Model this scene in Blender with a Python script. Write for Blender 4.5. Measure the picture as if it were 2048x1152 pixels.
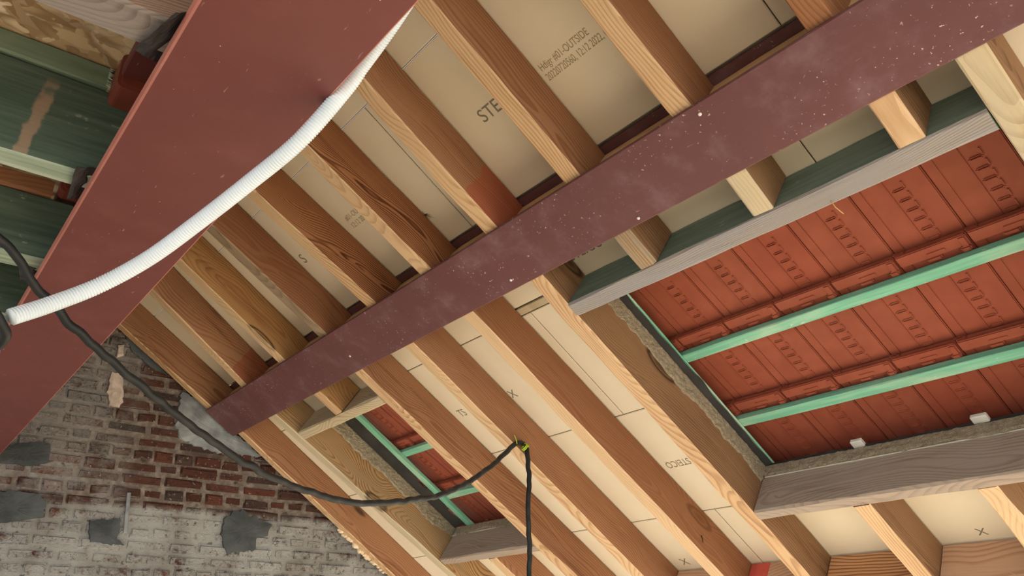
import bpy, bmesh, math, random
from mathutils import Vector, Matrix, noise

# ------------------------------------------------------------------ clear
for o in list(bpy.data.objects): bpy.data.objects.remove(o)
SC = bpy.context.scene
COL = SC.collection
random.seed(7)

# ------------------------------------------------------------------ camera
CZ = 1.60                                   # eye height above the floor
RT = Vector((0.78386422, -0.62082834, -0.01136019))
DN = Vector((0.24571711, 0.32694303, -0.91254115))
FW = Vector((0.57024555, 0.71251697, 0.40882709))
cam = bpy.data.cameras.new('camera'); cam.sensor_width = 36.0; cam.lens = 1600 / 2048 * 36.0
cam.clip_start = 0.05
camo = bpy.data.objects.new('camera', cam); COL.objects.link(camo)
m = Matrix.Identity(4)
for i in range(3):
    m[i][0] = RT[i]; m[i][1] = -DN[i]; m[i][2] = -FW[i]
m[2][3] = CZ
camo.matrix_world = m
SC.camera = camo

# ------------------------------------------------------------------ world, light, exposure
wd = bpy.data.worlds.new('overcast_sky'); SC.world = wd; wd.use_nodes = True
bg = wd.node_tree.nodes['Background']
bg.inputs[0].default_value = (0.90, 0.96, 1.0, 1); bg.inputs[1].default_value = 1.0
sun = bpy.data.lights.new('sun', 'SUN'); sun.energy = 7.0; sun.angle = math.radians(3); sun.color = (1.0, .95, .87)
suno = bpy.data.objects.new('sun', sun); COL.objects.link(suno)
suno.rotation_euler = Vector((-.80, .26, -.54)).to_track_quat('-Z', 'Y').to_euler()
SC.view_settings.view_transform = 'Standard'; SC.view_settings.look = 'None'
SC.view_settings.gamma = 1.0; SC.view_settings.use_curve_mapping = False
SC.view_settings.exposure = 0.92

# ------------------------------------------------------------------ geometry frame of the roof
TH = math.radians(34.26412498)
CT, ST = math.cos(TH), math.sin(TH)
D = 2.0
DS = Vector((CT, 0, -ST)); NR = Vector((ST, 0, CT)); YA = Vector((0, 1, 0))
def W(s, Y, d=0.0):
    "point on the roof: s down the slope, Y towards the gable, d outwards from the rafter undersides"
    return Vector((s * CT + d * ST, Y, D - s * ST + d * CT + CZ))
def px(x, y, axis, v):
    "where the sight line of a photo pixel meets the plane axis = v (heights measured from the eye)"
    r = RT * (x - 1024) + DN * (y - 576) + FW * 1600
    p = r * (v / r[axis]); return Vector((p.x, p.y, p.z + CZ))
WALLY = 4.165

# ------------------------------------------------------------------ object helpers
def link(name, me, mats=None, parent=None, mw=None):
    o = bpy.data.objects.new(name, me); COL.objects.link(o)
    if mats is not None and me is not None and len(me.materials) == 0:
        for mm in (mats if isinstance(mats, (list, tuple)) else [mats]): me.materials.append(mm)
    if mw is not None: o.matrix_world = mw
    if parent is not None:
        o.parent = parent
        o.matrix_parent_inverse = parent.matrix_world.inverted() if mw is not None else Matrix.Identity(4)
    return o
def empty(name, loc=(0, 0, 0), parent=None):
    o = bpy.data.objects.new(name, None); COL.objects.link(o); o.empty_display_size = .1
    o.matrix_world = Matrix.Translation(Vector(loc))
    if parent is not None: o.parent = parent
    return o
def tag(o, label=None, cat=None, group=None, kind=None):
    if label: o['label'] = label
    if cat: o['category'] = cat
    if group: o['group'] = group
    if kind: o['kind'] = kind
    return o
def frame(loc, x, z):
    x = Vector(x).normalized(); z = Vector(z); z = (z - x * z.dot(x)).normalized(); y = z.cross(x)
    mm = Matrix.Identity(4)
    for i in range(3): mm[i][0] = x[i]; mm[i][1] = y[i]; mm[i][2] = z[i]; mm[i][3] = loc[i]
    return mm
def mesh_of(name, verts, faces, mi=None, smooth=False):
    me = bpy.data.meshes.new(name); me.from_pydata([tuple(v) for v in verts], [], faces)
    if mi: me.polygons.foreach_set('material_index', mi)
    if smooth: me.polygons.foreach_set('use_smooth', [True] * len(faces))
    me.update(); return me
def timber_mesh(L, Wd, H, seg=24, ch=.004, jit=.0015, seed=0, mats=(0, 1, 0, 0), y0=None):
    """sawn timber along +x, width on y centred, bottom at z=0.  mats = side(-y), bottom, side(+y), top slots;
    edges are chamfered and wander a little, as sawn wood does"""
    rg = random.Random(seed); V = []; F = []; MI = []
    ph = [rg.uniform(0, 50) for _ in range(8)]
    for i in range(seg + 1):
        x = L * i / seg
        j = lambda k, a=1.0: (noise.noise((x * 3.1 + ph[k], ph[k], 0)) * 1.3 + noise.noise((x * 13 + ph[k], 3, ph[k])) * .5) * jit * a
        c = [max(.0012, ch * (1 + 1.2 * noise.noise((x * 5 + ph[k], 9, k)))) for k in range(4)]
        h = Wd / 2
        V += [(x, -h + j(0), c[0]), (x, -h + c[0], j(1)), (x, h - c[1], j(1)), (x, h + j(2), c[1]),
              (x, h + j(2), H - c[2]), (x, h - c[2], H + j(3) * .3), (x, -h + c[3], H + j(3) * .3), (x, -h + j(0), H - c[3])]
    sm = (mats[1], mats[1], mats[1], mats[2], mats[3], mats[3], mats[3], mats[0])
    for i in range(seg):
        for k in range(8):
            a = i * 8 + k; b = i * 8 + (k + 1) % 8
            F.append((a, b, b + 8, a + 8)); MI.append(sm[k])
    F.append(tuple(range(7, -1, -1))); MI.append(mats[0])
    F.append(tuple(seg * 8 + k for k in range(8))); MI.append(mats[0])
    # make outward
    me = mesh_of('timber', V, F, MI)
    bm = bmesh.new(); bm.from_mesh(me); bmesh.ops.recalc_face_normals(bm, faces=bm.faces); bm.to_mesh(me); bm.free()
    return me
def box_mesh(x0, x1, y0, y1, z0, z1, bev=0.0, mi=0):
    bm = bmesh.new(); bmesh.ops.create_cube(bm, size=1)
    for v in bm.verts:
        v.co = Vector((x0 if v.co.x < 0 else x1, y0 if v.co.y < 0 else y1, z0 if v.co.z < 0 else z1))
    if bev: bmesh.ops.bevel(bm, geom=list(bm.edges), offset=bev, segments=1, affect='EDGES')
    me = bpy.data.meshes.new('box'); bm.to_mesh(me); bm.free(); return me
def tube_mesh(pts, rad, sides=10, cap=True, radf=None):
    "tube along a list of points (parallel transport frame)"
    P = [Vector(p) for p in pts]; V = []; F = []
    t = (P[1] - P[0]).normalized(); n = t.orthogonal().normalized()
    for i, p in enumerate(P):
        t2 = ((P[min(i + 1, len(P) - 1)] - P[max(i - 1, 0)])).normalized()
        n = (n - t2 * n.dot(t2)).normalized(); b = t2.cross(n)
        r = radf(i) if radf else rad
        for k in range(sides):
            a = 2 * math.pi * k / sides; V.append(p + (n * math.cos(a) + b * math.sin(a)) * r)
    for i in range(len(P) - 1):
        for k in range(sides):
            a = i * sides + k; b2 = i * sides + (k + 1) % sides
            F.append((a, b2, b2 + sides, a + sides))
    if cap:
        F.append(tuple(range(sides - 1, -1, -1))); F.append(tuple((len(P) - 1) * sides + k for k in range(sides)))
    return mesh_of('tube', V, F, smooth=True)
def spline(ctrl, step):
    "catmull-rom through control points, resampled"
    c = [Vector(p) for p in ctrl]; c = [c[0] * 2 - c[1]] + c + [c[-1] * 2 - c[-2]]
    fine = []
    for i in range(1, len(c) - 2):
        for q in range(40):
            t = q / 40; p0, p1, p2, p3 = c[i - 1], c[i], c[i + 1], c[i + 2]
            fine.append(.5 * ((2 * p1) + (p2 - p0) * t + (2 * p0 - 5 * p1 + 4 * p2 - p3) * t * t + (3 * p1 - p0 - 3 * p2 + p3) * t ** 3))
    fine.append(c[-2]); out = [fine[0]]; acc = 0
    for a, b in zip(fine, fine[1:]):
        l = (b - a).length
        while acc + l >= step and l > 1e-9:
            k = (step - acc) / l; a = a + (b - a) * k; out.append(a.copy()); l = (b - a).length; acc = 0
        acc += l
    return out

# ------------------------------------------------------------------ material helpers
def lin(c):
    return tuple((x / 255 / 12.92 if x / 255 <= .04045 else ((x / 255 + .055) / 1.055) ** 2.4) for x in c) + (1,)
class Mat:
    def __init__(s, name, rough=.7, spec=.3):
        s.m = bpy.data.materials.new(name); s.m.use_nodes = True; s.t = s.m.node_tree
        s.b = s.t.nodes['Principled BSDF']; s.b.inputs['Roughness'].default_value = rough
        s.b.inputs['Specular IOR Level'].default_value = spec
    def n(s, t, **kw):
        nd = s.t.nodes.new('ShaderNode' + t)
        for k, v in kw.items():
            if k[0] == '_': setattr(nd, k[1:], v)
        return nd
    def put(s, sock, v):
        if isinstance(v, bpy.types.NodeSocket): s.t.links.new(v, sock)
        else: sock.default_value = v
    def coord(s, kind='Object'): return s.n('TexCoord').outputs[kind]
    def pos(s): return s.n('NewGeometry').outputs['Position']
    def rnd(s): return s.n('ObjectInfo').outputs['Random']
    def math(s, op, a, b=0.0, c=0.0, clamp=False):
        nd = s.n('Math', _operation=op, _use_clamp=clamp)
        s.put(nd.inputs[0], a); s.put(nd.inputs[1], b); s.put(nd.inputs[2], c); return nd.outputs[0]
    def vm(s, op, a, b=(0, 0, 0)):
        nd = s.n('VectorMath', _operation=op); s.put(nd.inputs[0], a)
        if op == 'SCALE': s.put(nd.inputs['Scale'], b)
        else: s.put(nd.inputs[1], b)
        return nd.outputs['Value'] if op in ('LENGTH', 'DISTANCE', 'DOT_PRODUCT') else nd.outputs[0]
    def sep(s, v):
        nd = s.n('SeparateXYZ'); s.put(nd.inputs[0], v); return nd.outputs
    def comb(s, x, y, z):
        nd = s.n('CombineXYZ'); s.put(nd.inputs[0], x); s.put(nd.inputs[1], y); s.put(nd.inputs[2], z); return nd.outputs[0]
    def noise(s, v, scale, detail=3, rough=.55, dist=0.0):
        nd = s.n('TexNoise'); s.put(nd.inputs['Vector'], v); s.put(nd.inputs['Scale'], scale)
        s.put(nd.inputs['Detail'], detail); s.put(nd.inputs['Roughness'], rough); s.put(nd.inputs['Distortion'], dist); return nd.outputs[0]
    def voro(s, v, scale, feature='F1', rand=1.0):
        nd = s.n('TexVoronoi', _feature=feature); s.put(nd.inputs['Vector'], v); s.put(nd.inputs['Scale'], scale)
        s.put(nd.inputs['Randomness'], rand); return nd
    def ss(s, v, lo, hi, a=0.0, b=1.0):
        nd = s.n('MapRange', _interpolation_type='SMOOTHSTEP'); s.put(nd.inputs[0], v)
        for i, q in enumerate((lo, hi, a, b)): s.put(nd.inputs[i + 1], q)
        return nd.outputs[0]
    def mix(s, f, a, b, mode='MIX'):
        nd = s.n('MixRGB', _blend_type=mode); s.put(nd.inputs[0], f)
        s.put(nd.inputs[1], lin(a) if isinstance(a, tuple) and len(a) == 3 else a)
        s.put(nd.inputs[2], lin(b) if isinstance(b, tuple) and len(b) == 3 else b); return nd.outputs[0]
    def ramp(s, f, stops):
        nd = s.n('ValToRGB'); s.put(nd.inputs[0], f); e = nd.color_ramp.elements
        while len(e) < len(stops): e.new(.5)
        for q, (p, c) in zip(e, stops): q.position = p; q.color = lin(c)
        return nd.outputs[0]
    def bump(s, h, strength=.3, dist=.004):
        nd = s.n('Bump'); s.put(nd.inputs['Height'], h); nd.inputs['Strength'].default_value = strength
        nd.inputs['Distance'].default_value = dist; s.t.links.new(nd.outputs[0], s.b.inputs['Normal'])
    def color(s, c): s.put(s.b.inputs['Base Color'], lin(c) if isinstance(c, tuple) and len(c) == 3 else c)
    def rough(s, r): s.put(s.b.inputs['Roughness'], r)

def wood(name, light, mid, dark, freq=115., contrast=.42, knots=.75, weather=None, wamt=.0, fuzz=.0, paint=None, pz=None, rough=.75, tint=None):
    "sawn softwood: growth rings cut along the grain, fibres, knots; optional weathering or end paint"
    M = Mat(name, rough, .25)
    r = M.rnd(); oc = M.coord()
    off = M.comb(M.math('MULTIPLY', r, 37.), M.math('MULTIPLY', r, 11.3), M.math('MULTIPLY', r, 23.7))
    c = M.vm('ADD', oc, off)
    # knots
    kc = M.vm('MULTIPLY', c, (2.1, 7., 7.))
    vk = M.voro(kc, 1.0); kd = vk.outputs['Distance']
    kr = M.sep(vk.outputs['Color'])[0]
    ksel = M.ss(kr, knots, knots + .02)
    kcore = M.math('MULTIPLY', M.ss(kd, .15, .06), ksel)
    kring = M.math('MULTIPLY', M.math('MULTIPLY', M.ss(kd, .20, .15), M.ss(kd, .10, .15)), ksel)
    kpush = M.math('MULTIPLY', M.ss(kd, .75, .05), ksel)
    # rings : distance from a wandering pith axis
    wob = M.noise(M.vm('MULTIPLY', c, (1.1, .6, .6)), 1.0, 2)
    wob2 = M.noise(M.vm('MULTIPLY', c, (2.6, 5., 5.)), 1.0, 2)
    ox = M.sep(oc)
    yy = M.math('ADD', ox[1], M.math('MULTIPLY', M.math('SUBTRACT', r, .3), .09))
    zz = M.math('ADD', ox[2], M.math('ADD', M.math('MULTIPLY', M.math('SUBTRACT', wob, .5), .34), -.055))
    rad = M.vm('LENGTH', M.comb(0.0, yy, zz))
    rad = M.math('ADD', rad, M.math('ADD', M.math('MULTIPLY', wob2, .03), M.math('MULTIPLY', kpush, .05)))
    ph = M.math('MULTIPLY', rad, freq)
    fr = M.math('FRACT', ph)
    late = M.math('MULTIPLY', M.ss(fr, .35, .86), M.ss(fr, 1.0, .93))
    fib = M.noise(M.vm('MULTIPLY', c, (5., 150., 150.)), 1.0, 3)
    big = M.noise(M.vm('MULTIPLY', c, (1.4, 4., 4.)), 1.0, 3)
    t = M.math('ADD', M.math('MULTIPLY', late, contrast), M.math('MULTIPLY', M.math('SUBTRACT', fib, .5), .55))
    stk = M.noise(M.vm('MULTIPLY', c, (2.2, 34., 34.)), 1.0, 4, .6)
    t = M.math('ADD', t, M.math('MULTIPLY', M.ss(stk, .52, .74), .40))
    t = M.math('ADD', t, M.math('MULTIPLY', M.math('SUBTRACT', big, .5), 1.35), clamp=True)
    col = M.ramp(t, [(0, light), (.45, mid), (1, dark)])
    col = M.mix(M.math('MULTIPLY', kcore, .75), col, tuple(int(v * .62) for v in dark))
    col = M.mix(M.math('MULTIPLY', kring, .85), col, tuple(int(v * .38) for v in dark))
    if weather:
        wn = M.noise(M.vm('MULTIPLY', c, (3., 22., 22.)), 1.0, 5, .65)
        col = M.mix(M.math('MULTIPLY', M.ss(wn, .36, .62), wamt), col, weather)
    if tint:                                   # whole-piece variation from timber to timber
        col = M.mix(M.ss(M.math('FRACT', M.math('MULTIPLY', r, 7.31)), 0., 1., 0., .55), col, tint)
    if paint:                                  # marking paint near one end, with its own ragged outline
        pn = M.math('ADD', ox[0], M.math('MULTIPLY', M.math('SUBTRACT', M.noise(c, 26., 3), .5), .05))
        col = M.mix(M.math('MULTIPLY', M.ss(pn, pz, pz + .006), .6), col, paint)
    M.color(col)
    h = M.math('ADD', M.math('MULTIPLY', fib, .6 + fuzz), M.math('MULTIPLY', late, .5))
    if fuzz: h = M.math('ADD', h, M.math('MULTIPLY', M.noise(M.vm('MULTIPLY', c, (60., 160., 160.)), 1.0, 4), fuzz * 2))
    M.bump(h, .35, .003)
    return M.m

def steel_paint(name, base, haze, fleck=.66, hz=.5):
    M = Mat(name, .48, .4); c = M.coord()
    n1 = M.noise(c, 2.4, 4, .6); n2 = M.noise(c, 9., 5, .65)
    col = M.mix(M.ss(n1, .3, .75), tuple(int(v * .93) for v in base), base)
    col = M.mix(M.math('MULTIPLY', M.ss(n2, .46, .8), hz), col, haze)
    st = M.noise(M.vm('MULTIPLY', c, (26., 120., 120.)), 1.0, 3)          # scuffs along
    col = M.mix(M.math('MULTIPLY', M.ss(st, .68, .76), .5), col, (178, 150, 146))
    sp = M.noise(c, 95., 2); clump = M.noise(c, 5., 2)                     # mortar and dust specks
    col = M.mix(M.math('MULTIPLY', M.ss(sp, fleck + .06, fleck + .1), M.ss(clump, .46, .62)), col, (205, 190, 186))
    M.color(col); M.rough(M.math('ADD', .4, M.math('MULTIPLY', n2, .25)))
    M.bump(M.math('ADD', n2, M.math('MULTIPLY', sp, .3)), .12, .003)
    return M.m

# ---- wood
SIDE = ((164, 122, 92), (140, 98, 70), (100, 66, 46))
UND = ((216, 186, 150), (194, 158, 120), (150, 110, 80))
M_side = wood('rafter_brown_side', *SIDE, tint=(140, 92, 62))
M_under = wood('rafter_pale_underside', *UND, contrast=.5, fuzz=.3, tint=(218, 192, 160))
M_side_red = wood('rafter_side_end_paint', *SIDE, paint=(170, 84, 62), pz=1.695)
M_side_red2 = wood('rafter_side_end_stain', *SIDE, paint=(150, 80, 58), pz=1.74)
M_grain = wood('rafter_strong_grain_side', (170, 120, 84), (142, 94, 62), (92, 54, 34), freq=170., contrast=.85)
M_gold = wood('rafter_golden_side', (182, 142, 96), (162, 120, 78), (124, 86, 54), contrast=.4)
M_taupe = wood('rafter_taupe_side', (146, 114, 84), (124, 92, 66), (92, 64, 44), contrast=.4)
M_weath = wood('weathered_grey_wood', (164, 158, 154), (138, 132, 130), (100, 94, 92), weather=(156, 156, 162), wamt=.75, freq=190.)
M_greyside = wood('rafter_grey_underside', (176, 152, 122), (140, 114, 86), (96, 74, 54), weather=(150, 140, 126), wamt=.6, fuzz=.4)
M_cream = wood('pale_trimmer_wood', (205, 190, 160), (184, 166, 136), (146, 124, 96), weather=(190, 182, 164), wamt=.5)
M_ash = wood('dusty_trimmer_wood', (172, 156, 142), (146, 130, 118), (112, 98, 86), weather=(166, 156, 148), wamt=.6, freq=120.)
M_oak = wood('weathered_tan_wood', (180, 146, 104), (152, 116, 78), (104, 76, 50), weather=(160, 138, 108), wamt=.5, contrast=.75, knots=.55)
M_block = wood('blocking_wood', (208, 172, 144), (194, 156, 128), (168, 126, 98), freq=70., contrast=.6)
M_block2 = wood('blocking_wood_figured', (212, 168, 124), (190, 140, 98), (146, 96, 64), freq=85., contrast=.9, knots=.5)
M_infill = wood('packing_timber', (228, 200, 160), (212, 180, 138), (176, 140, 104), tint=(214, 176, 140))
M_brownold = wood('old_brown_joist', (150, 124, 108), (122, 98, 84), (88, 68, 58), weather=(134, 122, 116), wamt=.5, freq=170.)

M_oldund = wood('old_grey_joist_underside', (136, 126, 122), (112, 104, 100), (82, 74, 72), weather=(128, 122, 120), wamt=.7, freq=170.)
def green_wood(name, base, dark, pale, wear, amt, scrape=None):
    M = Mat(name, .6, .3); c = M.coord(); r = M.rnd()
    c2 = M.vm('ADD', c, M.comb(M.math('MULTIPLY', r, 19.), 0.0, r))
    fib = M.noise(M.vm('MULTIPLY', c2, (5., 90., 90.)), 1.0, 4); big = M.noise(M.vm('MULTIPLY', c2, (3., 10., 10.)), 1.0, 4)
    col = M.mix(M.ss(fib, .3, .75), dark, base)
    col = M.mix(M.math('MULTIPLY', M.ss(big, .45, .75), amt), col, pale)
    sp = M.noise(M.vm('MULTIPLY', c2, (30., 60., 60.)), 1.0, 4)
    col = M.mix(M.math('MULTIPLY', M.ss(sp, .66, .74), .55), col, wear)
    if scrape:
        x0, w, k = scrape; o = M.sep(c)
        q = M.math('ADD', M.math('SUBTRACT', o[0], x0), M.math('MULTIPLY', o[2], k))
        q = M.math('ADD', q, M.math('MULTIPLY', M.math('SUBTRACT', M.noise(c, 40., 3), .5), .02))
        q = M.ss(M.math('ABSOLUTE', q), w, w * .55)
        q = M.math('MULTIPLY', q, M.ss(M.noise(M.vm('MULTIPLY', c, (14., 14., 14.)), 1.0, 3), .3, .5))
        q = M.math('MULTIPLY', q, M.ss(o[2], .175, .15))
        col = M.mix(M.math('MULTIPLY', q, .62), col, (168, 140, 120))
    M.color(col); M.bump(fib, .3, .003); return M.m
M_joist = green_wood('dark_green_stained_wood', (86, 104, 94), (64, 82, 73), (106, 122, 110), (160, 170, 160), .5)
M_joist1 = green_wood('dark_green_stained_wood_scraped', (86, 104, 94), (64, 82, 73), (106, 122, 110), (160, 170, 160), .5, scrape=(2.463, .013, -.13))
M_lath = green_wood('grey_green_lath', (120, 140, 122), (96, 118, 100), (138, 156, 138), (180, 190, 176), .5)
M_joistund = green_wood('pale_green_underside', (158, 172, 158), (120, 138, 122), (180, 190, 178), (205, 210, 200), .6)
M_green = green_wood('teal_batten', (138, 204, 178), (112, 184, 158), (192, 218, 196), (216, 230, 212), .85)
M_hdrgreen = green_wood('header_green_face', (128, 150, 138), (104, 130, 116), (150, 166, 154), (180, 188, 180), .4)

# ---- steel
M_ridge = steel_paint('red_oxide_beam', (107, 54, 52), (124, 74, 73), hz=.4)
M_ridge_edge_lit = steel_paint('red_oxide_flange_edge_lit', (186, 116, 102), (206, 142, 128), hz=.6)  # paler copy of the beam paint: side light put into the edge colour
M_purl = steel_paint('plum_red_purlin', (109, 70, 75), (138, 110, 120), fleck=.60, hz=.6)
M_purl_dark = steel_paint('plum_red_flange', (122, 62, 60), (130, 76, 74), hz=.3)

# ---- sheathing board
M = Mat('cream_sheathing', .65, .2); c = M.pos()
n = M.noise(c, 3.2, 3); n2 = M.noise(c, 40., 3)
col = M.mix(M.ss(n, .3, .7), (230, 220, 198), (236, 228, 210)); col = M.mix(M.math('MULTIPLY', M.ss(n2, .6, .8), .12), col, (206, 194, 168))
M.color(col); M.bump(n2, .05, .002); M_board = M.m
M = Mat('fibrous_cut_edge', .95, .1); c = M.pos()
n = M.noise(c, 60., 6, .75); n3 = M.noise(c, 230., 4, .7)
col = M.ramp(M.math('ADD', M.math('MULTIPLY', n, .6), M.math('MULTIPLY', n3, .4)), [(.3, (144, 128, 106)), (.5, (202, 188, 164)), (.68, (238, 228, 208))])
M.color(col); M.bump(M.math('ADD', n, n3), 1.0, .012); M_fibre = M.m
def plain(name, c, rough=.6, spec=.3, var=.12, sc=8.):
    M = Mat(name, rough, spec); n = M.noise(M.coord(), sc, 4)
    M.color(M.mix(M.ss(n, .3, .7), tuple(int(v * (1 - var)) for v in c), tuple(min(255, int(v * (1 + var))) for v in c)))
    M.bump(n, .15, .002); return M.m
M_ink = plain('stamp_ink', (168, 154, 126), .8, .1, .05, 60.)
M_ink2 = plain('marker_ink', (140, 132, 114), .8, .1, .05, 60.)
M_black = plain('black_cable_sheath', (31, 34, 36), .5, .35)
M_foil = plain('black_plastic_foil', (42, 44, 48), .5, .4, .2, 14.)
M_memb = plain('dark_underlay_membrane', (58, 58, 58), .8, .2)
M_white = plain('white_conduit_plastic', (216, 230, 244), .4, .5, .03)
M_pack = plain('white_packer', (226, 226, 222), .5, .4, .05)
M_yg = plain('green_yellow_wire', (190, 226, 60), .4, .5, .1)
M_blue = plain('blue_wire', (60, 140, 220), .35, .5, .1)
M_foam = plain('cream_foam', (226, 206, 180), .9, .1, .08, 30.)
M_straw = plain('straw', (220, 180, 120), .8, .1)
M_nail = plain('rusty_nail', (70, 52, 44), .6, .4)
M_patch = plain('grey_cement', (80, 85, 88), .9, .1, .14, 9.)
M_plast = plain('blue_grey_plaster', (140, 146, 150), .9, .1, .22, 7.)
M_lime = plain('pink_white_lime', (196, 182, 172), .9, .1, .1, 20.)
M_red = plain('red_paint', (204, 92, 82), .6, .3, .1)
M_brkt = plain('red_steel_tube', (124, 62, 50), .45, .4, .08)

# ---- tile
M = Mat('terracotta_tile', .7, .25); c = M.coord(); r = M.rnd()
n = M.noise(M.vm('ADD', c, M.comb(r, M.math('MULTIPLY', r, 9.), 0.)), 12., 4)
col = M.mix(M.ss(n, .3, .75), (142, 76, 58), (156, 86, 66)); col = M.mix(M.math('MULTIPLY', r, .35), col, (150, 68, 50))
M.color(col); M.bump(n, .12, .002); M_tile = M.m

# ---- OSB
M = Mat('osb_flakes', .8, .2); c = M.coord()
def flakes(vec, sc):
    v = M.voro(vec, sc); return M.sep(v.outputs['Color'])[0], v.outputs['Distance']
w = M.n('TexNoise'); M.put(w.inputs['Vector'], c); w.inputs['Scale'].default_value = 22.
cw = M.vm('ADD', c, M.vm('SCALE', M.vm('SUBTRACT', w.outputs['Color'], (.5, .5, .5)), .02))
rot = M.n('VectorRotate', _rotation_type='Z_AXIS'); M.put(rot.inputs['Vector'], cw); rot.inputs['Angle'].default_value = .9
f1, d1 = flakes(M.vm('MULTIPLY', cw, (11., 33., 1.)), 1.0); f2, d2 = flakes(M.vm('MULTIPLY', rot.outputs[0], (30., 10., 1.)), 1.0)
sel = M.ss(M.noise(c, 24., 2), .47, .53)
fm = M.math('ADD', M.math('MULTIPLY', f1, sel), M.math('MULTIPLY', f2, M.math('SUBTRACT', 1.0, sel)))
dm = M.math('ADD', M.math('MULTIPLY', d1, sel), M.math('MULTIPLY', d2, M.math('SUBTRACT', 1.0, sel)))
col = M.ramp(fm, [(0, (170, 140, 106)), (.4, (214, 188, 150)), (.75, (228, 208, 176)), (1, (240, 228, 206))])
col = M.mix(M.math('MULTIPLY', M.ss(dm, .5, .75), .55), col, (120, 86, 52))
M.color(col); M.bump(M.math('SUBTRACT', fm, dm), .4, .004); M_osb = M.m

# ---- old brick and lime mortar
def wash_mask(M, lo=0.0):
    "where old limewash survives on the wall: world position, ragged"
    p = M.pos(); o = M.sep(p)
    nz = M.noise(p, 4.2, 5, .62); nf = M.noise(p, 24., 4, .7)
    e = M.math('ADD', M.math('SUBTRACT', CZ + .64, o[2]), M.math('MULTIPLY', M.math('SUBTRACT', nz, .5), .10))
    a = M.ss(e, -.01, .03)
    left = M.math('MULTIPLY', M.ss(o[0], 1.02, .82), M.ss(nz, .36, .5)); left = M.math('MULTIPLY', left, .5)
    a = M.math('MAXIMUM', a, left)
    worn = M.ss(M.math('ADD', M.math('MULTIPLY', nf, .6), M.math('MULTIPLY', nz, .4)), .37 + lo, .50 + lo)
    return M.math('MULTIPLY', a, worn), nf, nz, p
M = Mat('old_brick', .92, .12); wm, nf, nz, p = wash_mask(M); r = M.rnd()
col = M.ramp(r, [(0, (76, 48, 42)), (.3, (88, 58, 50)), (.55, (66, 56, 53)), (.75, (96, 58, 48)), (1, (68, 65, 64))])
col = M.mix(M.ss(nf, .45, .75), col, (62, 46, 42))
col = M.mix(M.math('MULTIPLY', M.ss(M.noise(p, 60., 4), .62, .7), .6), col, (176, 166, 156))
col = M.mix(M.math('MULTIPLY', wm, .88), col, M.mix(M.ss(nz, .35, .65), (142, 142, 140), (172, 175, 175)))
cr = M.ss(M.math('ABSOLUTE', M.math('SUBTRACT', M.noise(p, 7., 5, .7, .6), .5)), .013, .004)
col = M.mix(M.math('MULTIPLY', M.math('MULTIPLY', cr, M.ss(nf, .42, .55)), .75), col, (58, 52, 49))
M.color(col); M.bump(M.math('ADD', nf, M.math('MULTIPLY', M.noise(p, 90., 3), .6)), .9, .010); M_brick = M.m
M = Mat('lime_mortar', .95, .1); wm, nf, nz, p = wash_mask(M, -.06)
col = M.mix(M.ss(nf, .4, .7), (112, 102, 95), (150, 140, 132)); col = M.mix(M.ss(nz, .52, .66), col, (92, 80, 74))
col = M.mix(M.math('MULTIPLY', wm, .9), col, M.mix(M.ss(nz, .35, .65), (140, 140, 137), (168, 171, 170)))
cr = M.ss(M.noise(p, 17., 4, .7), .40, .33)
col = M.mix(M.math('MULTIPLY', cr, .7), col, (56, 50, 47))
M.color(col); M.bump(nf, 1.0, .012); M_mortar = M.m
M = Mat('floor_screed', .9, .2); c = M.pos(); n = M.noise(c, 1.6, 5)
M.color(M.mix(M.ss(n, .3, .7), (200, 184, 160), (214, 200, 178))); M_floor = M.m

# ================================================================== THE SETTING
fl = link('floor', box_mesh(-7, 7, -8, 4.5, -.12, 0), M_floor); tag(fl, 'pale screed floor below the roof', kind='structure')

# ---- gable wall with its bricks
def roof_z(x): return D - x * math.tan(TH) + CZ + .26
mv = [(-3.0, WALLY + .007, 0), (4.0, WALLY + .007, 0), (4.0, WALLY + .007, roof_z(4.0)), (-.35, WALLY + .007, roof_z(-.35)), (-3.0, WALLY + .007, roof_z(-.35) - 1.8)]
mb = [(x, y + .22, z) for x, y, z in mv]
wall = link('wall_gable', mesh_of('wall', mv + mb, [(0, 1, 2, 3, 4), (9, 8, 7, 6, 5)] + [(i, i + 5, (i + 1) % 5 + 5, (i + 1) % 5) for i in range(5)]), M_mortar)
bm = bmesh.new(); bm.from_mesh(wall.data); bmesh.ops.recalc_face_normals(bm, faces=bm.faces); bm.to_mesh(wall.data); bm.free()
tag(wall, 'old brick gable wall with worn limewash', kind='structure')
def brick_mesh(L, H, seed):
    rg = random.Random(seed); bm = bmesh.new(); bmesh.ops.create_cube(bm, size=1)
    for v in bm.verts:
        v.co = Vector((v.co.x * L, v.co.y * .05 + .025, v.co.z * H))
    bmesh.ops.bevel(bm, geom=[e for e in bm.edges if all(v.co.y < .001 for v in e.verts)], offset=.009, segments=2, affect='EDGES')
    for v in bm.verts: v.co += Vector([rg.uniform(-1, 1) * .0030 for _ in range(3)])
    me = bpy.data.meshes.new('brick'); bm.to_mesh(me); bm.free(); me.materials.append(M_brick); return me
BL = {}
for L in (.185, .088, .13):
    BL[L] = [brick_mesh(L, .049, int(L * 1000) + k) for k in range(4)]
rgb = random.Random(3); nb = 0; lowV = []; lowF = []
row = 0; z = CZ - 1.57
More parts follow.
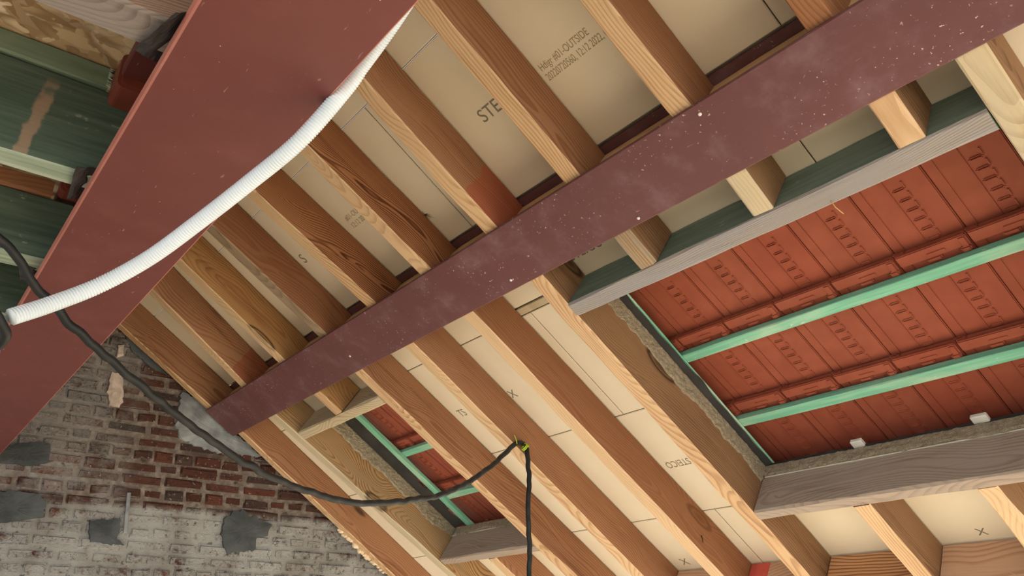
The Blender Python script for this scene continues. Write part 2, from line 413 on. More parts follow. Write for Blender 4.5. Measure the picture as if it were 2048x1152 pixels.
while z < CZ + 1.95:
    x = -2.9 + rgb.uniform(0, .12); header = row % 3 == 1
    while x < 3.0:
        L = .088 if (header or rgb.random() < .12) else .185
        if rgb.random() < .06: L = .13
        zt = z + .03
        if zt + .03 < min(roof_z(x + L) - .015, roof_z(-.35) - (max(0, -.35 - x)) * .7):
            inview = (x + L > .30 and zt > CZ + .24 and zt < CZ + 1.75 and nb < 300)
            dz = rgb.uniform(-.002, .002); pr = rgb.uniform(-.004, .005)
            if inview:
                o = bpy.data.objects.new('brick', rgb.choice(BL[L])); COL.objects.link(o); o.parent = wall
                o.location = (x + L / 2, WALLY - .002 + pr, z + .0245 + dz); o.rotation_euler = (0, rgb.uniform(-.012, .012), 0); nb += 1
            elif zt <= CZ + 1.75:
                b = len(lowV); x0, x1, z0, z1, yf, yb = x, x + L, z, z + .049, WALLY - .002 + pr, WALLY + .03
                lowV += [(x0 + .004, yf, z0 + .004), (x1 - .004, yf, z0 + .004), (x1 - .004, yf, z1 - .004), (x0 + .004, yf, z1 - .004), (x0, yb, z0), (x1, yb, z0), (x1, yb, z1), (x0, yb, z1)]
                lowF += [(b, b + 1, b + 2, b + 3), (b, b + 4, b + 5, b + 1), (b + 1, b + 5, b + 6, b + 2), (b + 2, b + 6, b + 7, b + 3), (b + 3, b + 7, b + 4, b)]
        x += L + .011
    z += .0605; row += 1
lw = link('brick_courses', mesh_of('bricks', lowV, lowF), M_brick, wall); tag(lw, kind='stuff')

def patch(name, pts, thick, mat, seed, label=None, rag=.012):
    "smeared filler on the wall: ragged outline, domed a little"
    P = [px(x, y, 1, WALLY) for x, y in pts]; rg = random.Random(seed); out = []
    for a, b in zip(P, P[1:] + P[:1]):
        n = max(2, int((b - a).length / .014))
        for i in range(n):
            q = a.lerp(b, i / n); out.append(q + Vector((rg.uniform(-rag, rag), 0, rg.uniform(-rag, rag))))
    c = sum(out, Vector()) / len(out); V = []; F = []; n = len(out)
    for k, (sc, y) in enumerate(((1.0, .004), (.985, -thick), (.6, -thick - .003), (.25, -thick - .002))):
        for q in out: d = c + (q - c) * sc; V.append((d.x, WALLY + y + rg.uniform(-.0008, .0008), d.z))
    for k in range(3):
        for i in range(n): F.append((k * n + i, k * n + (i + 1) % n, (k + 1) * n + (i + 1) % n, (k + 1) * n + i))
    F.append(tuple(3 * n + i for i in range(n)))
    o = link(name, mesh_of(name, V, F), mat, wall)
    bm = bmesh.new(); bm.from_mesh(o.data); bmesh.ops.recalc_face_normals(bm, faces=bm.faces); bm.to_mesh(o.data); bm.free()
    if label: o['label'] = label
    return o
patch('cement_patch', [(-40, 985), (30, 982), (80, 988), (92, 1008), (85, 1035), (35, 1042), (-40, 1055)], .012, M_patch, 1, 'dark grey cement patch', .004)
patch('cement_patch', [(176, 1042), (200, 1040), (242, 1038), (240, 1060), (232, 1080), (246, 1092), (220, 1090), (178, 1085)], .012, M_patch, 2, 'dark grey cement patch', .005)
patch('cement_patch', [(466, 1022), (490, 1020), (494, 1032), (512, 1034), (543, 1052), (533, 1070), (512, 1076), (508, 1102), (480, 1104), (455, 1110), (447, 1096), (440, 1072), (448, 1040)], .012, M_patch, 3, 'dark grey cement patch', .006)
patch('cement_patch', [(20, 890), (60, 885), (100, 888), (98, 925), (60, 932), (0, 925), (-20, 900)], .010, M_patch, 4, 'dark grey cement patch', .005)
patch('cement_patch', [(250, 668), (262, 700), (300, 735), (335, 752), (330, 735), (280, 690)], .008, M_patch, 8, 'dark grey cement patch', .004)
patch('plaster_patch', [(362, 785), (395, 800), (430, 830), (470, 868), (500, 893), (520, 915), (480, 912), (430, 905), (395, 895), (362, 880), (350, 855), (356, 815)], .012, M_plast, 5, 'blue grey plaster patch', .008)
patch('lime_patch', [(222, 745), (246, 748), (245, 805), (238, 815), (218, 812), (214, 785)], .009, M_lime, 6, 'pinkish lime patch', .004)
patch('lime_patch', [(236, 690), (248, 690), (247, 712), (232, 716)], .008, M_lime, 7, 'pinkish lime patch', .003)
# thin pale strip stuck upright on the wall
a = px(258, 985, 1, WALLY - .006); b = px(250, 1066, 1, WALLY - .006)
me = box_mesh(0, (b - a).length, -.008, .008, -.004, .007, .002)
st = link('wall_strip', me, M_plast, wall, frame(a, b - a, (0, -1, 0))); st['label'] = 'thin pale strip fixed upright'
# ---- sheathing boards (ceiling of the slope)
ceil = empty('ceiling', W(1.5, 2.0, .15)); tag(ceil, 'cream sheathing boards above the rafters', kind='structure')
BT = .05
def board(s0, s1, y0, y1, d=.151, th=BT):
    g = .0015
    me = bpy.data.meshes.new('board'); bm = bmesh.new()
    L = s1 - s0 - 2 * g; Wd = y1 - y0 - 2 * g
    nx = max(1, int(L / .1)); ny = max(1, int(Wd / .1))
    bmesh.ops.create_cube(bm, size=1)
    for v in bm.verts: v.co = Vector((v.co.x * L, v.co.y * Wd, (v.co.z + .5) * th))
    bmesh.ops.bevel(bm, geom=[e for e in bm.edges if all(v.co.z < .001 for v in e.verts)], offset=.0022, segments=1, affect='EDGES')
    for f in bm.faces: f.material_index = 0 if abs(f.normal.z) > .5 else 1
    bm.to_mesh(me); bm.free(); me.materials.append(M_board); me.materials.append(M_fibre)
    return link('sheathing_board', me, None, ceil, frame(W((s0 + s1) / 2, (y0 + y1) / 2, d), DS, NR))
OB = (1.917, 2.839, .425, 1.655)            # big opening  s0 s1 y0 y1
OS = (1.925, 2.838, 2.822, 3.566)           # small opening
YE = WALLY - .002; YB = -2.6
B = {}
B['u0'] = board(-.42, .06, YB, YE)
board(.06, .54, YB, 1.3); board(.06, .54, 1.3, YE)
board(.54, 1.02, YB, .2); board(.54, 1.02, .2, 2.52); board(.54, 1.02, 2.52, YE)
B['u1'] = board(1.02, 1.533, YB, .711); B['u2'] = board(1.02, 1.533, .711, 1.893); B['u3'] = board(1.02, 1.533, 1.893, 3.4); board(1.02, 1.533, 3.4, YE)
B['m1'] = board(1.737, 1.896, YB, .835); B['m2'] = board(1.737, 1.916, .835, 1.70); B['m3'] = board(1.737, 1.862, 1.70, 2.04); B['m4'] = board(1.737, 1.897, 2.04, 3.30); board(1.737, 1.897, 3.30, YE)
link('filler_strip', box_mesh(0, .30, -.014, .014, 0, .03, .002), M_cream, ceil, frame(W(1.880, 2.03, .149), -YA, NR))
B['l1'] = board(1.897, 2.42, OB[3], 1.967); B['l2'] = board(1.897, 2.42, 1.967, OS[2]); board(1.897, 2.42, OS[3], YE); board(1.897, 2.42, YB, OB[2])
B['l3'] = board(2.42, 2.951, OB[3], OS[2]); board(2.42, 2.951, OS[3], YE); board(2.42, 2.951, YB, OB[2])
B['l5'] = board(OB[1], 2.951, OB[2], OB[3]); board(OS[1], 2.951, OS[2], OS[3])
B['l6'] = board(2.951, 3.75, YB, 1.95); B['l7'] = board(2.951, 3.75, 1.95, YE)

for y0, y1 in ((YB, 1.9), (1.9, YE)):         # strip added over the purlin gaps to block leaking sky light
    link('sheathing_board', box_mesh(0, .30, -(y1 - y0) / 2, (y1 - y0) / 2, 0, .02, .002), [M_board], ceil, frame(W(1.49, (y0 + y1) / 2, .203), DS, NR))
# ---- far slope and deck on the other side of the ridge (slope unseen, added to block sky light)
NR2 = Vector((-ST, 0, CT))
R0 = W(-.42, 0, .151)
for k, (a0, a1) in enumerate(((YB, .8), (.8, YE))):
    p0 = Vector((R0.x, (a0 + a1) / 2, R0.z)); dirx = Vector((-CT, 0, -ST))
    link('sheathing_board', box_mesh(0, 2.9, -(a1 - a0) / 2, (a1 - a0) / 2, 0, .05, .002), [M_board], ceil, frame(p0, dirx, NR2))
ZB = .76                                    # ridge beam underside, above the eye
ZJ = ZB + .03
for k, (x0, x1, y0, y1) in enumerate(((-2.6, -1.2, -1.6, YE), (-1.2, .245, -1.6, .62), (-1.2, .245, .62, 3.06), (-1.2, .245, 3.06, YE))):
    me = box_mesh(x0 - (x0 + x1) / 2 + .002, x1 - (x0 + x1) / 2 - .002, y0 - (y0 + y1) / 2 + .002, y1 - (y0 + y1) / 2 - .002, 0, .018, .002)
    link('osb_panel', me, M_osb, ceil, Matrix.Translation(((x0 + x1) / 2, (y0 + y1) / 2, CZ + ZJ + .239)))

# ---- roof tiles seen through the two openings
roof = empty('roof', W(2.4, 2.0, .27)); tag(roof, 'terracotta tile covering seen from inside', kind='structure')
TW = .189; TP = .3195
def tile_mesh():
    bm = bmesh.new()
    def bx(x0, x1, y0, y1, z0, z1, bev=0.0, top=1.0):
        r = bmesh.ops.create_cube(bm, size=1); vs = r['verts']
        for v in vs:
            k = top if v.co.z < 0 else 1.0
            cx, cy = (x0 + x1) / 2, (y0 + y1) / 2
            v.co = Vector((cx + (x1 - x0) * v.co.x * k, cy + (y1 - y0) * v.co.y * k, z0 if v.co.z < 0 else z1))
        if bev: bmesh.ops.bevel(bm, geom=list({e for v in vs for e in v.link_edges}), offset=bev, segments=2, affect='EDGES')
    h = TW / 2
    bx(.0, .395, -h + .0015, h - .030, 0, .014, .003)             # pan
    bx(.0, .395, h - .030, h - .0012, .0012, .014, .002)           # side lap, a step further out
    bx(.0, .395, -h - .020, -h + .004, .009, .016)                # underlapping lip closing the joint
    bx(.0, .038, -h + .003, h - .004, -.008, .002, .003)      # thick head band
    bx(.034, .052, -h + .004, -h + .030, -.015, .004, .004)        # lugs hooked over the batten
    bx(.034, .050, -h + .078, -h + .118, -.011, .004, .004)
    bx(.018, .027, -h + .060, -h + .110, -.0105, -.006, .002)      # raised bar on the head band
    bx(.002, .052, -h + .0025, -h + .0265, -.0115, .003, .005)
    bx(.062, .385, .004, .008, -.0030, .002, .001)                 # long shallow ribs
    for k in range(7):                                            # ladder of small rounded cross ribs
        x = .140 + k * .034
        bx(x, x + .012, -.037, .001, -.0062, .004, .0040, .80)
        bx(x - .020, x + .006, -.040, -.031, -.0035, .004, .003)
    bx(.362, .384, -.040, .006, -.006, .004, .0045)
    me = bpy.data.meshes.new('roof_tile'); bm.to_mesh(me); bm.free(); me.materials.append(M_tile); return me
TM = tile_mesh(); tilt = math.radians(3.6)
for (c0, c1) in ((-3, 18),):
    for cI in range(c0, c1):
        for rI in range(-2, 3):
            yc = 1.4355 + TW * (cI - 5) - TW / 2
            o = bpy.data.objects.new('roof_tile', TM); COL.objects.link(o)
            mw = frame(W(2.262 + TP * rI - .008, yc, .252), DS, NR) @ Matrix.Rotation(-tilt, 4, 'Y')
            o.matrix_world = mw; o.parent = roof; o.matrix_parent_inverse = roof.matrix_world.inverted()

# ================================================================== STEEL
def extrude_profile(prof, L):
    "profile (y,z) extruded along x"
    n = len(prof); V = [(0, y, z) for y, z in prof] + [(L, y, z) for y, z in prof]
    F = [(i, (i + 1) % n, (i + 1) % n + n, i + n) for i in range(n)] + [tuple(range(n - 1, -1, -1)), tuple(range(n, 2 * n))]
    me = mesh_of('profile', V, F)
    bm = bmesh.new(); bm.from_mesh(me); bmesh.ops.recalc_face_normals(bm, faces=bm.faces); bm.to_mesh(me); bm.free(); return me
def rect(y0, y1, z0, z1, c=.003): return [(y0 + c, z0), (y1 - c, z0), (y1, z0 + c), (y1, z1 - c), (y1 - c, z1), (y0 + c, z1), (y0, z1 - c), (y0, z0 + c)]
def steel_beam(name, label, mw, L, wid, hgt, tf, tw, m0, m1=None):
    "I section along local x; y = across, z = up, bottom at z=0"
    root = empty(name, mw.translation); tag(root, label, 'steel beam'); bpy.context.view_layer.update()
    h = wid / 2
    me = extrude_profile(rect(-h, h, 0, tf), L)
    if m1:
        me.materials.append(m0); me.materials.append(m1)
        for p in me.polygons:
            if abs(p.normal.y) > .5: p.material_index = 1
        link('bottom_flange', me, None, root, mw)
    else: link('bottom_flange', me, m0, root, mw)
    r = .014; prof = [(-tw / 2 - r, tf - .001), (tw / 2 + r, tf - .001), (tw / 2, tf + r), (tw / 2, hgt - tf - r), (tw / 2 + r, hgt - tf + .001), (-tw / 2 - r, hgt - tf + .001), (-tw / 2, hgt - tf - r), (-tw / 2, tf + r)]
    link('web', extrude_profile(prof, L), m0, root, mw)
    link('top_flange', extrude_profile(rect(-h, h, hgt - tf, hgt), L), m0, root, mw)
    return root
# ridge beam, running to the gable
xl, xr = .236 * ZB, .531 * ZB
steel_beam('steel_beam', 'wide red-brown steel beam in the foreground behind the white conduit', frame(Vector(((xl + xr) / 2, YE - .01, CZ + ZB)), -YA, (0, 0, 1)), 6.6, xr - xl, .235, .026, .012, M_ridge, M_ridge_edge_lit)
# purlin, its section square to the slope
pur = steel_beam('steel_purlin', 'long plum-red steel purlin crossing the roof under the rafters', frame(W(1.637, 4.118, -.012), -YA, NR), 6.6, .197, .174, .012, .008, M_purl)
link('end_plate', box_mesh(-.006, .0, -.094, .094, .001, .160, .001), M_purl_dark, pur, frame(W(1.637, 4.1175, -.012), -YA, NR))
for x, y in ((1400, 228), (1277, 436), (1022, 560), (700, 712)):
    r = RT * (x - 1024) + DN * (y - 576) + FW * 1600; p = r * ((D * CT - .012) / (r @ NR)); p.z += CZ
    link('bolt_head', tube_mesh([p + NR * .001, p - NR * .0025, p - NR * .0035], .0042, 8, True, lambda i: (.0046, .0044, .003)[i]), M_pack, pur, Matrix.Identity(4))
# packing timbers bolted into the purlin's web
t = link('packing_timber', timber_mesh(6.4, .062, .148, 60, seed=91, jit=.001, mats=(0, 0, 0, 0)), M_infill, None, frame(W(1.596, 4.10, .0005), -YA, NR))
tag(t, 'tan packing timber along the upper side of the plum-red purlin, between the rafter ends', 'timber')

# ================================================================== RAFTERS
def rafter(name, label, s0, s1, Y0, Y1, sd, wid=.058, H=.149, side=None, under=None, cat='rafter', group=None, d=0.0, ch=.004, jit=.0018):
    a = W(s0, Y0 - wid / 2, d); b = W(s1, Y1 - wid / 2, d); L = (b - a).length
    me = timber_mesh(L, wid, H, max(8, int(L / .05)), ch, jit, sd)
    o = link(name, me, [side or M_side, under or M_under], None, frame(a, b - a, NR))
    tag(o, label, cat, group); return o
GU = 'rafters above the purlin'; GL = 'rafters below the purlin'
sU0, sU1 = -.30, 1.5645
def ext(ya, sa, yb, sb, s): return ya + (yb - ya) * (s - sa) / (sb - sa)
UP = [
 ('near rafter above the purlin whose reddish end shows at the top edge', .617, .617, {'under': M_side}),
 ('pale straight-grained rafter above the purlin, right of the longest stamped lettering', .982, .980, {'side': M_side}),
 ('knotty rafter above the purlin covering part of the word STEICO', 1.356, 1.354, {}),
 ('rafter above the purlin with an orange-red painted end', 1.716, 1.717, {'side': M_side_red}),
 ('dark-grained rafter above the purlin, fifth from the top right corner', 2.097, 2.077, {'side': M_grain}),
 ('swirl-grained brown rafter above the purlin, fifth from the brick wall', 2.480, 2.432, {'side': M_grain}),
 ('rafter above the purlin with a grey weathered underside', 2.843, 2.823, {'under': M_greyside}),
 ('golden plain rafter above the purlin, third from the brick wall', 3.214, 3.219, {'side': M_gold}),
 ('rafter above the purlin with a reddish stained end, second from the brick wall', 3.600, 3.652, {'side': M_side_red2}),
 ('dark brown rafter above the purlin, right against the brick wall', 4.124, 4.116, {}),
]
for i, (lab, ya, yb, kw) in enumerate(UP):
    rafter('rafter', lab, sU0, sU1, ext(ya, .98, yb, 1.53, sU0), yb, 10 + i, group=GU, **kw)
sL0 = 1.71
LO = [
 ('brown rafter below the purlin, lying along the brick wall', sL0, 3.6, 4.085, 4.165 - .005, {}),
 ('tan rafter with a large knot on the left of the small skylight opening', sL0, 3.6, 3.668, 3.585, {'side': M_oak, 'under': M_cream}),
 ('rafter with a pinkish pale underside on the right of the small skylight opening', sL0, 3.6, 2.828, 2.782, {}),
 ('rafter that carries the black cable on its brown side', sL0, 3.6, 2.440, 2.425, {}),
 ('rafter between the cable rafter and the large skylight rafter', sL0, 3.6, 2.066, 2.052, {'under': M_under}),
 ('taupe rafter with an orange-edged underside on the left of the large skylight opening', sL0, 3.6, 1.710, 1.716, {'side': M_taupe}),
]
for i, (lab, s0, s1, ya, yb, kw) in enumerate(LO):
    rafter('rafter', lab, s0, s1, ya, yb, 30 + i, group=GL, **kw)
JK = [
 ('short rough jack rafter between purlin and grey trimmer, nearest the taupe rafter', sL0, 1.861, 1.348, 1.350, {'side': M_taupe, 'under': M_greyside, 'ch': .006, 'jit': .003}),
 ('middle one of three short jack rafters between purlin and grey trimmer', sL0, 1.861, .968, .972, {'side': M_taupe, 'under': M_cream}),
 ('short orange-grained jack rafter between purlin and grey trimmer, nearest the right edge', sL0, 1.861, .603, .604, {'side': M_taupe}),
 ('short jack rafter between the purlin and the trimmer of the small skylight', sL0, 1.874, 3.206, 3.200, {'side': M_gold}),
 ('jack rafter below the large skylight opening with a clean yellow underside', 2.8825, 3.6, 1.320, 1.306, {'side': M_taupe}),
 ('jack rafter below the large skylight opening with a rough torn underside, at the right edge', 2.8825, 3.6, .954, .940, {'side': M_taupe, 'ch': .008, 'jit': .005}),
 ('jack rafter below the small skylight opening', 2.8825, 3.6, 3.182, 3.170, {'side': M_side}),
]
for i, (lab, s0, s1, ya, yb, kw) in enumerate(JK):
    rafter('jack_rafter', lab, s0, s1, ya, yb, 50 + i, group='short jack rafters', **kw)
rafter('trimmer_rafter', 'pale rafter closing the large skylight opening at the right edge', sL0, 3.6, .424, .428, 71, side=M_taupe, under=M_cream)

# trimmers (headers) of the openings : run along Y, face square to the slope
def header(label, s0, s1, ya, yb, sd, mats, d=0.0, H=.149, ch=.005):
    L = yb - ya
    me = timber_mesh(L, s1 - s0, H, max(8, int(L / .05)), ch, .0022, sd, mats=(0, 1, 0, 0))
    o = link('trimmer', me, mats, None, frame(W((s0 + s1) / 2, yb, d), -YA, NR)); tag(o, label, 'trimmer', 'trimmers of the skylight openings'); return o
header('grey weathered trimmer with a green face above the large skylight opening', 1.8625, 1.916, .427, 1.653, 81, [M_hdrgreen, M_weath])
header('pale trimmer above the small skylight opening', 1.8755, 1.9235, 2.828, 3.594, 82, [M_cream, M_cream])
header('long dusty grey-brown trimmer below the large skylight opening', 2.838, 2.884, .427, 1.652, 83, [M_ash, M_ash], ch=.006)
header('dusty grey-brown trimmer below the small skylight opening', 2.838, 2.884, 2.800, 3.545, 84, [M_ash, M_ash], ch=.006)

# counter battens, battens, membrane edges
def lath(name, label, s0, s1, y0, y1, d, H, sd, mat, along='s', cat='batten', group=None):
    if along == 's':
        me = timber_mesh(s1 - s0, y1 - y0, H, 24, .002, .0012, sd, (0, 0, 0, 0)); mw = frame(W(s0, (y0 + y1) / 2, d), DS, NR)
    else:
        me = timber_mesh(y1 - y0, s1 - s0, H, 48, .002, .0012, sd, (0, 0, 0, 0)); mw = frame(W((s0 + s1) / 2, y1, d), -YA, NR)
    o = link(name, me, mat, None, mw); tag(o, label, cat, group); return o
lath('counter_batten', 'thin green counter batten along the left of the large skylight opening', 1.88, 2.95, 1.630, 1.652, .2145, .0076, 101, M_green, group='counter battens')
lath('counter_batten', 'thin green counter batten along the left of the small skylight opening', 1.90, 2.95, 3.432, 3.472, .203, .019, 102, M_green, group='counter battens')
lath('roof_batten', 'upper teal tile batten across the skylight openings', 2.309, 2.344, .1, 3.60, .2222, .026, 103, M_green, 'y', group='tile battens')
lath('roof_batten', 'lower teal tile batten across the skylight openings', 2.628, 2.664, .1, 3.60, .2222, .026, 104, M_green, 'y', group='tile battens')
def flap(label, p0, p1, up, w0, sd):
    "strip of underlay standing at an opening edge, wavy"
    rg = random.Random(sd); n = 40; V = []; F = []
    up = Vector(up); side = (p1 - p0).normalized().cross(up).normalized()
    for i in range(n + 1):
        q = p0.lerp(p1, i / n); h = w0 * (1 + .35 * noise.noise((i * .21, sd, 0)))
        b = .004 * noise.noise((i * .33, sd, 4))
        for (u, v) in ((0, 0), (h * .5, b), (h, b * 2)): V.append(q + up * u + side * v)
        for (u, v) in ((h, b * 2 + .0015), (h * .5, b + .0015), (0, .0015)): V.append(q + up * u + side * v)
    for i in range(n):
        for k in range(6):
            a = i * 6 + k; c2 = i * 6 + (k + 1) % 6; F.append((a, c2, c2 + 6, a + 6))
    o = link('underlay_flap', mesh_of('flap', V, F), M_memb); tag(o, label, 'membrane', 'cut underlay edges'); return o
flap('dark cut underlay edge along the left of the large skylight opening', W(1.92, 1.6535, .199), W(2.835, 1.6535, .199), NR * .34 - YA * .92, .026, 5)
flap('dark cut underlay edge above the long dusty trimmer', W(2.8405, 1.65, .201), W(2.8405, .43, .201), NR * .9 - DS * .1, .012, 6)
flap('dark underlay flap along the left of the small skylight opening', W(1.93, 3.564, .199), W(2.835, 3.564, .199), NR * .16 - YA * .95, .080, 7)
def torn(p0, p1, up, out, sd, h=.066, d0=-.014):
    "torn fibres of the boards' cut edge, hanging over the timber below it"
    L = (p1 - p0).length; nx = int(L / .006); nz = 9; V = []; F = []
    for i in range(nx + 1):
        q = p0.lerp(p1, i / nx); x = i * .006
        lo = d0 + .018 * noise.noise((x * 6, sd, 1)) + .010 * noise.noise((x * 31, sd, 2))
        for j in range(nz + 1):
            v = j / nz; z = lo + (h - lo) * v
            e = .0035 + .0035 * noise.noise((x * 45, z * 90, sd)) + .002 * noise.noise((x * 130, z * 200, sd))
            if j in (0, nz): e = -.002
            V.append(q + up * z + out * e)
    for i in range(nx):
        for j in range(nz):
            k = i * (nz + 1) + j; F.append((k, k + nz + 1, k + nz + 2, k + 1))
    o = link('torn_fibre_edge', mesh_of('torn', V, F), M_fibre, ceil, Matrix.Identity(4)); tag(o, kind='stuff')
torn(W(1.92, 1.6535, .150), W(2.836, 1.6535, .150), NR, -YA, 1, h=.05)
torn(W(2.8375, 1.65, .152), W(2.8375, .43, .152), NR, -DS, 2, h=.05, d0=.002)
torn(W(1.93, 3.5645, .150), W(2.836, 3.5645, .150), NR, -YA, 3, h=.05, d0=-.02)
torn(W(2.8375, 3.54, .152), W(2.8375, 2.83, .152), NR, -DS, 4, h=.05, d0=.0)

# blocking between the rafters at the eaves
def block(label, ya, yb, sd, mat, mats2=None, red=None, s=3.262):
    L = yb - ya
    me = timber_mesh(L, .030, .140, 10, .002, .001, sd, (0, 0, 0, 0))
    o = link('blocking_board', me, mat, None, frame(W(s + .015, yb, .004), -YA, NR)); tag(o, label, 'board', 'blocking boards at the eaves')
    if red:
        r = link('red_paint_mark', box_mesh(0, red, -.0005, .0, .0, .139), M_red, o); r.parent = o
        r.location = (.0, -.0155, .0); r['label'] = 'red painted end'
    return o
block('wavy-grained blocking board at the eaves beside the taupe rafter', 1.322, 1.652, 111, M_block2)
block('plain-grained blocking board at the eaves in the bottom right corner', .954, 1.252, 112, M_block)
block('blocking board at the eaves with a red painted end', 1.722, 1.992, 113, M_block, red=.085)
block('blocking board at the eaves two bays left of the taupe rafter', 2.065, 2.365, 114, M_block)
block('blocking board at the eaves just outside the bottom right corner', .43, .884, 115, M_block)

# ================================================================== FLAT DECK SIDE : JOISTS, LATHS
XJ0, XJ1 = -2.4, .284
def joist(label, y0, y1, h, sd, m0, m1, x1=XJ1, zb=None, name='joist', cat='joist', group='joists left of the wide beam', ch=.004):
    me = timber_mesh(x1 - XJ0, y1 - y0, h, 40, ch, .0018, sd)
    o = link(name, me, [m0, m1], None, frame(Vector((XJ0, (y0 + y1) / 2, CZ + (ZJ if zb is None else zb))), (1, 0, 0), (0, 0, 1)))
    tag(o, label, cat, group); return o
joist('weathered grey-brown joist in the top left corner', .957, 1.030, .236, 121, M_brownold, M_oldund)
joist('dark green joist with a scraped bare streak, left of the wide beam', 1.446, 1.500, .188, 122, M_joist1, M_joistund)
joist('dark green joist below the scraped one, at the left edge', 1.877, 1.950, .150, 123, M_joist, M_joistund)
joist('dark green joist at the left edge behind the cable', 2.290, 2.360, .188, 124, M_joist, M_joistund)
joist('dark green joist beside the black wire bundle', 2.740, 2.810, .188, 125, M_joist, M_joistund)
joist('lighter green lath with a frayed sawn end on top of the scraped joist', 1.440, 1.500, .048, 126, M_lath, M_lath, x1=.172, zb=ZJ + .190, name='lath', cat='lath', group='laths on the joists')
joist('brown lath on top of the second green joist at the left edge', 1.872, 1.950, .040, 127, M_side, M_side, x1=.165, zb=ZJ + .152, name='lath', cat='lath', group='laths on the joists')
# frayed fibres on the sawn end
V = []; F = []; rg = random.Random(9)
for k in range(26):
    z = CZ + ZJ + .192 + rg.random() * .044; y = 1.437 + rg.random() * .004; l = rg.uniform(.003, .010); q = len(V); dz = rg.uniform(-.004, .004)
    V += [(.168, y, z), (.168, y - .002, z + .0012), (.168, y, z + .0024), (.172 + l, y - .001, z + dz)]
    F += [(q, q + 1, q + 3), (q + 1, q + 2, q + 3), (q + 2, q, q + 3), (q, q + 2, q + 1)]
lt = [o for o in bpy.data.objects if o.name == 'lath'][0]
fr = link('frayed_fibres', mesh_of('fibres', V, F), M_joistund, lt, Matrix.Identity(4)); tag(fr, kind='stuff')

# red steel tube ends between joists and beam
def tube_end(label, x0, x1, y0, y1, z0, z1):
    root = empty('steel_tube', ((x0 + x1) / 2, y0, CZ + z0)); tag(root, label, 'steel tube', 'red steel tubes beside the wide beam'); bpy.context.view_layer.update()
    def rr(w, h, r, n=5):
        P = []
        for cx, cz, a0 in ((w / 2 - r, h / 2 - r, 0), (-w / 2 + r, h / 2 - r, 90), (-w / 2 + r, -h / 2 + r, 180), (w / 2 - r, -h / 2 + r, 270)):
            for i in range(n): a = math.radians(a0 + 90 * i / (n - 1)); P.append((cx + r * math.cos(a), cz + r * math.sin(a)))
        return P
    me = extrude_profile(rr(x1 - x0, z1 - z0, .012), y1 - y0)
    link('tube', me, M_brkt, root, frame(Vector(((x0 + x1) / 2, y0, CZ + (z0 + z1) / 2)), YA, (0, 0, 1)))
    link('end_cap', extrude_profile(rr(x1 - x0 - .014, z1 - z0 - .014, .008), .004), M_brkt, root, frame(Vector(((x0 + x1) / 2, y0 - .003, CZ + (z0 + z1) / 2)), YA, (0, 0, 1)))
tube_end('red steel tube stub at the frayed lath end beside the wide beam', .176, .262, 1.37, 1.443, .945, 1.02)
tube_end('small red steel tube stub beside the second green joist', .174, .25, 1.835, 1.874, .945, .992)

# crumpled black foil scraps
def foil(label, pts, thick, sd, amp=.008):
    "pts: 4 corners (Vectors)"
    n = 12; V = []; F = []
    a, b, c, d = pts; nr = (b - a).cross(d - a).normalized()
    for sgn in (0, 1):
        for i in range(n + 1):
            for j in range(n + 1):
                u, v = i / n, j / n; q = a * (1 - u) * (1 - v) + b * u * (1 - v) + c * u * v + d * (1 - u) * v
                V.append(q + nr * (amp * noise.noise((u * 3.1, v * 3.1, sd)) * 2 + amp * abs(noise.noise((u * 7, v * 6, sd + 3))) + sgn * thick))
    N = (n + 1) ** 2
    for i in range(n):
        for j in range(n):
            k = i * (n + 1) + j; F.append((k, k + 1, k + n + 2, k + n + 1)); F.append((k + N, k + n + 1 + N, k + n + 2 + N, k + 1 + N))
    rim = [i * (n + 1) for i in range(n + 1)] + [n * (n + 1) + j for j in range(1, n + 1)] + [i * (n + 1) + n for i in range(n - 1, -1, -1)] + [j for j in range(n - 1, 0, -1)]
    for k, q in zip(rim, rim[1:] + rim[:1]): F.append((k, q, q + N, k + N))
    o = link('plastic_foil', mesh_of('foil', V, F), M_foil); tag(o, label, 'foil', 'black foil scraps beside the wide beam'); return o
foil('black plastic foil scrap in the top left, under the weathered joist', [px(266, 102, 2, .781), px(350, 28, 2, .772), px(400, 20, 2, .797), px(325, 130, 2, .797)], .0012, 3, .0022)
foil('black plastic foil scrap at the end of the second green joist', [px(134, 398, 2, .782), px(152, 336, 2, .778), px(212, 338, 2, .797), px(172, 400, 2, .797)], .0012, 8, .0022)
foil('small black plastic scrap behind the black cable', [px(40, 560, 2, .782), px(38, 530, 2, .780), px(95, 540, 2, .797), px(75, 566, 2, .797)], .0012, 12, .003)

# ================================================================== CABLES AND CONDUIT
def P3(x, y, Y): return px(x, y, 1, Y)
# white corrugated conduit : slung below the wide beam, over its right flange edge
cc = [px(840, -40, 2, .88), px(790, 38, 2, .852), px(758, 84, 2, .83), px(723, 132, 2, .808), px(689, 180, 2, .776), px(600, 281, 2, .70), px(500, 364, 2, .655), px(400, 442, 2, .61),
      px(300, 515, 2, .565), px(200, 570, 2, .52), px(100, 609, 2, .475), px(22, 634, 2, .44)]
pts = spline(cc, .00075)
rr = .0128
con = link('flexible_conduit', tube_mesh(pts, rr, 12, True, lambda i: rr * (1.0, 1.0, 1.0, .97, .87, .97)[i % 6]), M_white)
tag(con, 'white corrugated conduit hanging under the wide red-brown beam', 'conduit')
